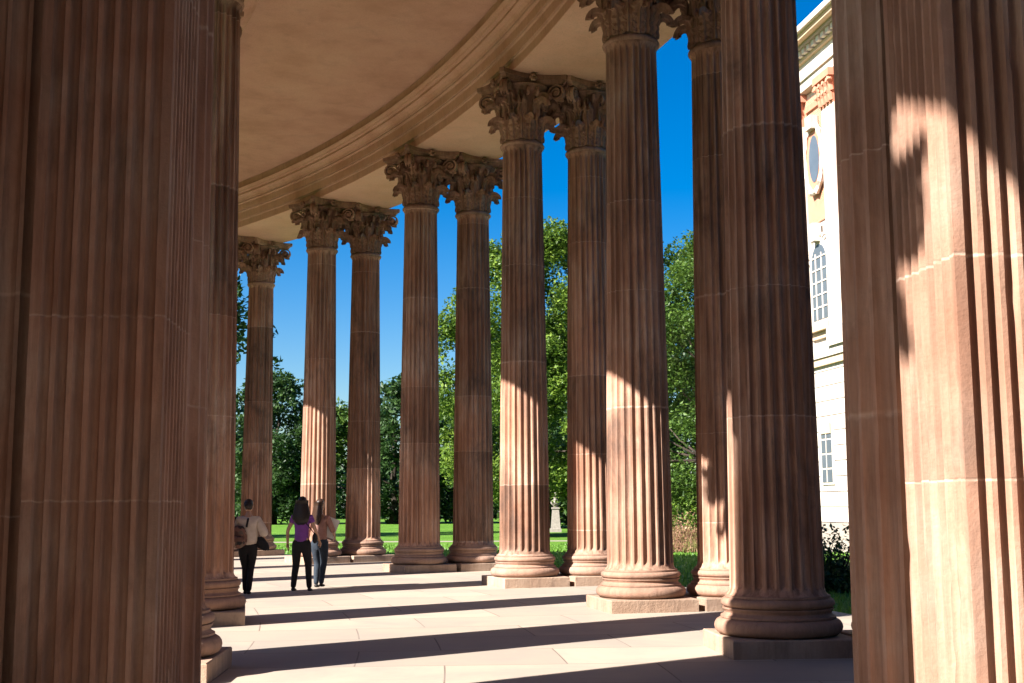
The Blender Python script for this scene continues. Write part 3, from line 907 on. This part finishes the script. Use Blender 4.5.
rb_ = empty('added_pavilion', (9, -15.5, GZ), 0)  # unseen block added behind the camera to cut fill light on the columns
b = MB(); b.box(-22, 22, -6, 6, 0, 14.0); b.build('wall', M['pier'], rb_)
b = MB(); b.box(-22.3, 22.3, -6.3, 6.3, 14.002, 14.8); b.build('cornice', M['beam'], rb_)
b = MB(); b.box(-22.15, 22.15, -6.15, 6.15, 0, 0.7); b.build('wall_base', M['plinth'], rb_)
for k in range(10):
    for z0, z1 in ((2.0, 5.2), (8.0, 11.5)):
        u = -19.8+k*4.4
        b = MB(); b.box(u-.85, u+.85, 6.003, 6.16, z0, z1); wf = b.build('window', wht, rb_)
        b = MB(); b.box(u-.65, u+.65, 6.163, 6.18, z0+.2, z1-.2); b.build('pane', glass, wf)
tag(rb_, 'unseen red sandstone pavilion added behind the viewpoint to cut fill light', 'building')

# ------------------------------------------------------------------ people
def skin_mesh(joints, edges, sub=1, root=0):
    """joints: list of (x,y,z,r) ; returns verts, faces of a skinned surface"""
    me = bpy.data.meshes.new('tmp'); me.from_pydata([j[:3] for j in joints], edges, [])
    ob = bpy.data.objects.new('tmp', me); COL.objects.link(ob)
    md = ob.modifiers.new('s', 'SKIN'); md.use_smooth_shade = True
    sv = me.skin_vertices[0].data if me.skin_vertices else None
    if sv is None:
        bm = bmesh.new(); bm.from_mesh(me); bm.verts.layers.skin.verify(); bm.to_mesh(me); bm.free(); sv = me.skin_vertices[0].data
    for k, j in enumerate(joints):
        rr = j[3] if isinstance(j[3], tuple) else (j[3], j[3])
        sv[k].radius = rr; sv[k].use_root = (k == root)
    sd = ob.modifiers.new('d', 'SUBSURF'); sd.levels = sub; sd.render_levels = sub
    dg = bpy.context.evaluated_depsgraph_get(); dg.update()
    ev = ob.evaluated_get(dg).to_mesh()
    v = [tuple(p.co) for p in ev.vertices]; f = [tuple(p.vertices) for p in ev.polygons]
    ob.evaluated_get(dg).to_mesh_clear()
    bpy.data.objects.remove(ob); bpy.data.meshes.remove(me)
    return v, f
def chain(n0, n): return [(n0+k, n0+k+1) for k in range(n-1)]
skinm = plain('skin', (0.42, 0.24, 0.16), 0.55, 20, 0.08)
def hand_geo(mb, wrist, d, palmn, side):
    """palm and five fingers; d: direction of the hand, palmn: palm normal"""
    w = Vector(wrist); d = Vector(d).normalized(); pn = Vector(palmn).normalized(); s = d.cross(pn).normalized()*side
    v, f = skin_mesh([(*(w-d*0.02), (.024, .018)), (*(w+d*0.035), (.034, .014)), (*(w+d*0.075), (.038, .012))], chain(0, 3)); mb.add(v, f)
    for k, (o, l) in enumerate(((-.028, .058), (-.01, .072), (.009, .067), (.027, .052))):
        b0 = w+d*0.075+s*o; b1 = b0+d*l*.5+pn*.006; b2 = b1+d*l*.35+pn*.018; 
        v, f = skin_mesh([(*(b0-d*.02), .009), (*b1, .0085), (*b2, .007)], chain(0, 3)); mb.add(v, f)
    t0 = w+d*.015-s*.028; t1 = t0+d*.03-s*.022+pn*.01; t2 = t1+d*.03-s*.006+pn*.012
    v, f = skin_mesh([(*t0, .012), (*t1, .010), (*t2, .008)], chain(0, 3)); mb.add(v, f)
def ellip(mb, c, rx, ry, rz, nu=16, nv=12, fn=None, rot=0):
    v = []; f = []
    for i in range(nv+1):
        th = pi*i/nv
        for j in range(nu):
            ph = 2*pi*j/nu
            x, y, z = sin(th)*cos(ph), sin(th)*sin(ph), cos(th)
            p = Vector((x*rx, y*ry, z*rz))
            if fn: p = fn(p, x, y, z)
            p = Matrix.Rotation(rot, 3, 'Z') @ p
            v.append((c[0]+p.x, c[1]+p.y, c[2]+p.z))
    for i in range(nv):
        for j in range(nu):
            f.append((i*nu+j, (i+1)*nu+j, (i+1)*nu+(j+1) % nu, i*nu+(j+1) % nu))
    mb.add(v, f)
def make_person(x, y, rz, S, P, label):
    """local frame faces +Y; P: dict with pose"""
    root = empty('person', (x, y, 0), rz); root.scale = (S, S, S)
    hip = 0.93
    lean = P.get('lean', 0)
    J = [(0, 0, hip, (.145, .10)), (0, .0, 1.08, (.115, .085)), (0, .01, 1.25, (.14, .095)), (0, 0, 1.38, (.13, .08)), (0, .0, 1.46, (.052, .052)), (0, .02, 1.54, (.05, .05))]
    E = chain(0, 6)
    legs = []
    for s, (kx, ky, kz), (ax, ay, az) in ((-1, *P['ll']), (1, *P['rl'])):
        n = len(J)
        J += [(s*.085, 0, hip-.07, (.088, .088)), (kx, ky, kz, (.056, .056)), (kx+(ax-kx)*.3, ky+(ay-ky)*.3-.015, kz+(az-kz)*.3, (.054, .054)), (ax, ay, az, (.036, .036))]
        E += [(0, n)] + chain(n, 4); legs.append(n)
    arms = []
    for s, el, wr in ((-1, *P['la']), (1, *P['ra'])):
        n = len(J)
        J += [(s*.155, 0, 1.37, (.05, .05)), (*el, (.036, .036)), (*wr, (.024, .024))]
        E += [(3, n)] + chain(n, 3); arms.append(n)
    v, f = skin_mesh(J, E, 2)
    b = MB(); b.add(v, f)
    for s, el, wr in ((-1, *P['la']), (1, *P['ra'])):
        d = Vector(wr)-Vector(el)
        hand_geo(b, wr, d, (-s, 0.2, 0), s)
    hr = P.get('head', 0)
    def headf(p, xx, yy, zz):
        if zz < 0: p.x *= 1-0.28*zz*zz; p.y *= 1-0.10*zz*zz
        if yy > 0.9 and -0.35 < zz < 0.1: p.y += 0.022*(1-abs(zz+.12)/.3)
        if yy > .75 and zz < -.7: p.y += .01
        return p
    ellip(b, (0, .03, 1.625), .076, .094, .115, 20, 16, headf, hr)
    body = b.build('body', skinm, root, True)
    Rm = Matrix.Rotation(hr, 3, 'Z')
    def hp(px, py, pz): q = Rm @ Vector((px, py, pz)); return (q.x, q.y+.03, q.z+1.625)
    b = MB()
    for s in (-1, 1): ellip(b, hp(s*.078, 0, -.005), .012, .02, .032, 8, 6)
    b.build('ear', skinm, root, True)
    b = MB()
    for s in (-1, 1): ellip(b, hp(s*.030, .084, .01), .012, .008, .008, 8, 6)
    b.build('eye', plain('eye', (.05, .03, .02), .3), root, True)
    b = MB(); ellip(b, hp(0, .090, -.06), .024, .008, .007, 8, 6); b.build('mouth', plain('lips', (.4, .12, .1), .5), root, True)
    # trousers: both legs and hips one surface
    g = .016
    JT = [(0, 0, hip+.09, (.145+g, .105+g)), (0, 0, hip-.02, (.15+g, .115+g))]; ET = [(0, 1)]
    for s, (kx, ky, kz), (ax, ay, az) in ((-1, *P['ll']), (1, *P['rl'])):
        n = len(JT)
        JT += [(s*.09, 0, hip-.12, (.093+g*.6, .1+g*.6)), (kx, ky, kz, (.06+g*.6,)*2), (kx+(ax-kx)*.35, ky+(ay-ky)*.35-.015, kz+(az-kz)*.35, (.056+g*.6,)*2), (ax, ay, az-.03, (.042+g*.6,)*2)]
        ET += [(1, n)] + chain(n, 4)
    v, f = skin_mesh(JT, ET, 2); b = MB(); b.add(v, f); b.build('trousers', P['tm'], root, True)
    # top with sleeves to the chosen length
    sl = P.get('sleeve', .5); loose = P.get('loose', .018)
    JS = [(0, 0, 1.38, (.13+loose*.5, .082+loose)), (0, .01, 1.25, (.142+loose, .10+loose)), (0, 0, 1.1, (.12+loose*1.5, .09+loose*1.5)), (0, 0, P.get('hem', .98)-.13, (.14+loose*1.6, .108+loose*1.4)), (0, 0, 1.43, (.075, .065))]
    ES = [(0, 1), (1, 2), (2, 3), (0, 4)]
    for s, el, wr in ((-1, *P['la']), (1, *P['ra'])):
        n = len(JS)
        sh_ = Vector((s*.16, 0, 1.37)); e = Vector(el); w = Vector(wr)
        JS.append((*sh_, (.056+loose*.6,)*2)); ES.append((0, n))
        if sl <= 1:
            q = sh_.lerp(e, sl); JS.append((*q, (.046+loose*.8,)*2)); ES.append((n, n+1))
        else:
            q = e.lerp(w, sl-1); JS += [(*e, (.042+loose,)*2), (*q, (.036+loose,)*2)]; ES += [(n, n+1), (n+1, n+2)]
    v, f = skin_mesh(JS, ES, 2); b = MB(); b.add(v, f); b.build('shirt', P['sm'], root, True)
    # shoes
    for s, (kx, ky, kz), (ax, ay, az) in ((-1, *P['ll']), (1, *P['rl'])):
        b = MB(); tip = -0.05 if az > .12 else 0
        v, f = skin_mesh([(ax, ay-.03, az-.035, (.042, .04)), (ax, ay+.06, az-.05+tip*.4, (.045, .032)), (ax, ay+.15, az-.06+tip, (.040, .022))], chain(0, 3), 2)
        b.add(v, f); b.build('shoe', P['shm'], root, True)
    # hair
    b = MB()
    def hairf(p, xx, yy, zz):
        if yy > .25 and zz < .45: p.y *= .45
        return p
    ellip(b, hp(0, -.014, .022), .090, .100, .112, 18, 12, hairf, hr)
    if P['hair'] == 'long':
        rows = []
        for (zz, w_, d_, yy) in ((.06, .092, .06, -.05), (-.02, .10, .06, -.065), (-.10, .112, .055, -.075), (-.18, .125, .05, -.09), (-.27, .125, .045, -.105), (-.34, .10, .035, -.11), (-.39, .05, .02, -.11)):
            w_ *= 1.3; d_ *= 1.1
            rows.append([hp(w_*cos(2*pi*k/14)*(1+.05*sin(k*5+zz*30)), yy+d_*sin(2*pi*k/14), zz) for k in range(14)])
        vv = [p for r_ in rows for p in r_]; ff = []
        for i in range(len(rows)-1):
            for k in range(14): ff.append((i*14+k, i*14+(k+1) % 14, (i+1)*14+(k+1) % 14, (i+1)*14+k))
        ff.append(tuple(range(14))); ff.append(tuple((len(rows)-1)*14+k for k in range(14))[::-1])
        b.add(vv, ff)
    else:
        ellip(b, hp(0, -.10, .0), .045, .045, .05, 12, 8)
    b.build('hair', P['hm'], root, True)
    tag(root, label, 'person')
    return root
black = plain('black_cloth', (.012, .011, .013), .9, 20, .3, bumpk=1.0); shoe = plain('dark_shoe', (.02, .018, .018), .6)
hairm = plain('dark_hair', (.018, .012, .010), .45, 40, .4); hair2 = plain('brown_hair', (.04, .02, .012), .45, 40, .4)
purple = plain('purple_cloth', (.17, .05, .24), .85, 12, .2, bumpk=1.0); cream = plain('cream_cloth', (.50, .40, .33), .85, 9, .3, bumpk=1.0)
jeans = plain('blue_grey_denim', (.03, .04, .055), .9, 20, .3, bumpk=1.0); pinkw = plain('rust_patterned_cloth', (.36, .19, .15), .85, 14, .6)
walkA = dict(ll=((-.09, .05, .50), (-.10, -.02, .10)), rl=((.09, .10, .51), (.10, .06, .10)))
p1 = make_person(-4.70, 22.2, radians(6), .965, dict(ll=((-.05, .14, .50), (-.035, .05, .10)), rl=((.05, .10, .50), (.035, -.05, .10)), la=((-.27, .02, 1.14), (-.24, .16, 1.0)), ra=((.29, -.02, 1.14), (.27, .10, .99)),
    tm=black, sm=cream, shm=shoe, hm=hairm, hair='bun', sleeve=1.4, loose=.05, hem=1.0, head=radians(-20)), 'person in loose cream blouse and black trousers, leftmost of the three walkers')
make_person(-3.86, 22.85, radians(-4), .99, dict(ll=((-.11, .06, .50), (-.13, -.06, .11)), rl=((.11, .10, .50), (.15, .04, .10)), la=((-.26, -.02, 1.12), (-.27, .04, .88)), ra=((.26, .0, 1.12), (.30, .14, .93)),
    tm=black, sm=purple, shm=shoe, hm=hairm, hair='long', sleeve=.45, loose=.012, hem=.96), 'woman with long black hair in a purple T-shirt and black trousers, middle of the three')
make_person(-3.70, 23.95, radians(-12), .97, dict(ll=((-.08, .10, .50), (-.07, .02, .10)), rl=((.08, .04, .50), (.08, -.10, .12)), la=((-.25, .0, 1.12), (-.26, .06, .88)), ra=((.26, .03, 1.13), (.22, .22, 1.02)),
    tm=jeans, sm=pinkw, shm=shoe, hm=hair2, hair='long', sleeve=1.2, loose=.018, hem=.97, head=radians(-35)), 'woman with long brown hair, rust red top and grey jeans, rightmost of the three')
# bags and the white thing held
pat, nt, bb_, out = new_mat('patterned_bag_cloth')
tc = N(nt, 'ShaderNodeTexCoord'); vo = N(nt, 'ShaderNodeTexVoronoi'); vo.inputs['Scale'].default_value = 17; L(nt, tc.outputs['Object'], vo.inputs['Vector'])
L(nt, ramp(nt, noise(nt, vo.outputs['Position'], 11, 2), [(0.38, (.02, .015, .015)), (0.48, (.20, .09, .06)), (0.56, (.05, .035, .03)), (0.64, (.30, .20, .14))]), bb_.inputs['Base Color']); bb_.inputs['Roughness'].default_value = .9
root = empty('backpack', (-4.80, 22.02, 0.0), radians(6))
b = MB()
def sq_(p, x, y, z):
    return p
v, f = skin_mesh([(-.02, 0, .84, (.13, .085)), (-.02, 0, .98, (.165, .11)), (-.03, .01, 1.12, (.15, .10)), (-.05, .02, 1.24, (.08, .06))], chain(0, 4), 2); b.add(v, f)
b.build('bag_body', pat, root, True)
b = MB(); ellip(b, (-.02, -.105, .94), .12, .05, .11, 12, 8); b.build('pocket', pat, root, True)
for s in (-.12, .12):
    b = MB(); b.tube([(s-.02, .03, 1.2), (s, .08, 1.34), (s+.01, .2, 1.36), (s, .32, 1.25)], [.018, .02, .02, .018], 8); b.build('strap', black, root, True)
tag(root, 'brown patterned soft backpack on the back of the person in cream', 'backpack')
b = MB()
rows = []
for k, (z, w_, d_, ox) in enumerate(((1.02, .05, .04, -.02), (.98, .10, .06, .02), (.88, .14, .07, .06), (.80, .13, .06, .10), (.74, .06, .05, .16))):
    rows.append([(ox+w_*cos(2*pi*j/12), d_*sin(2*pi*j/12), z+.02*sin(j*2)) for j in range(12)])
vv = [p for r_ in rows for p in r_]; ff = [(i*12+j, i*12+(j+1) % 12, (i+1)*12+(j+1) % 12, (i+1)*12+j) for i in range(4) for j in range(12)] + [tuple(range(12)), tuple(48+j for j in range(12))[::-1]]
b.add(vv, ff)
o = b.build('jacket', black, None, True); o.location = (-4.50, 22.2, 0.2); o.scale = (0.8, 0.8, 0.8); tag(o, 'black jacket hanging over the right arm of the person in cream', 'jacket')
root = empty('shoulder_bag', (-3.62, 22.87, 0), 0)
b = MB(); ellip(b, (0, 0, .98), .05, .11, .10, 12, 10); b.build('bag_body', black, root, True)
b = MB(); b.tube([(0, -.05, 1.06), (-.10, -.13, 1.20), (-.25, -.12, 1.36), (-.33, -.05, 1.45), (-.33, .06, 1.42), (-.2, .13, 1.25), (-.02, .08, 1.06)], [.009]*7, 6); b.build('strap', black, root, True)
tag(root, 'black crossbody bag on the hip of the woman in purple', 'shoulder bag')
b = MB(); b.box(-.11, .11, -.012, .012, -.19, .19)
o = b.build('paper_bag', plain('white_paper', (.75, .72, .68), .8), None); o.location = (-3.50, 24.08, 1.14); o.rotation_euler = (.1, .35, .2)
tag(o, 'white paper bag held by the woman in the rust red top', 'paper bag')

# ------------------------------------------------------------------ light, sky, camera
w = bpy.data.worlds.new("World"); scene.world = w; w.use_nodes = True
nt = w.node_tree
bg = nt.nodes['Background']
sky = nt.nodes.new('ShaderNodeTexSky'); sky.sky_type = 'NISHITA'; sky.sun_disc = False
sky.sun_elevation = SUN_EL; sky.sun_rotation = atan2(-SUN_D[0], -SUN_D[1])
sky.air_density = 1.0; sky.dust_density = 0.3; sky.ozone_density = 3.0; sky.altitude = 100
hs = nt.nodes.new('ShaderNodeHueSaturation'); hs.inputs['Saturation'].default_value = 1.6; hs.inputs['Value'].default_value = 1.0; hs.inputs['Hue'].default_value = 0.508
nt.links.new(sky.outputs[0], hs.inputs['Color']); nt.links.new(hs.outputs[0], bg.inputs[0])
bg.inputs[1].default_value = 0.05; sky.dust_density = 1.1
sl = bpy.data.lights.new('sun', 'SUN'); sl.energy = 5.0; sl.angle = radians(0.5); sl.color = (1.0, 0.945, 0.885)
so = bpy.data.objects.new('sun', sl); COL.objects.link(so)
d = Vector((SUN_D[0]*cos(SUN_EL), SUN_D[1]*cos(SUN_EL), -sin(SUN_EL)))
so.rotation_euler = d.to_track_quat('-Z', 'Y').to_euler(); so.location = (-30, -20, 40)

cam = bpy.data.cameras.new('camera'); co = bpy.data.objects.new('camera', cam); COL.objects.link(co)
cam.sensor_width = 36; cam.lens = 1236*36/1024; cam.clip_end = 3000; cam.clip_start = 0.1
co.location = (0, 0, 1.56)
PITCH = radians(7.54); ROLL = 0.005
co.matrix_world = Matrix.Translation((0, 0, 1.56)) @ Matrix.Rotation(radians(90)+PITCH, 4, 'X') @ Matrix.Rotation(-ROLL, 4, 'Z')
scene.camera = co
scene.view_settings.view_transform = 'Standard'; scene.view_settings.look = 'None'; scene.view_settings.gamma = 1
scene.cycles.diffuse_bounces = 2
scene.view_settings.exposure = 1.74
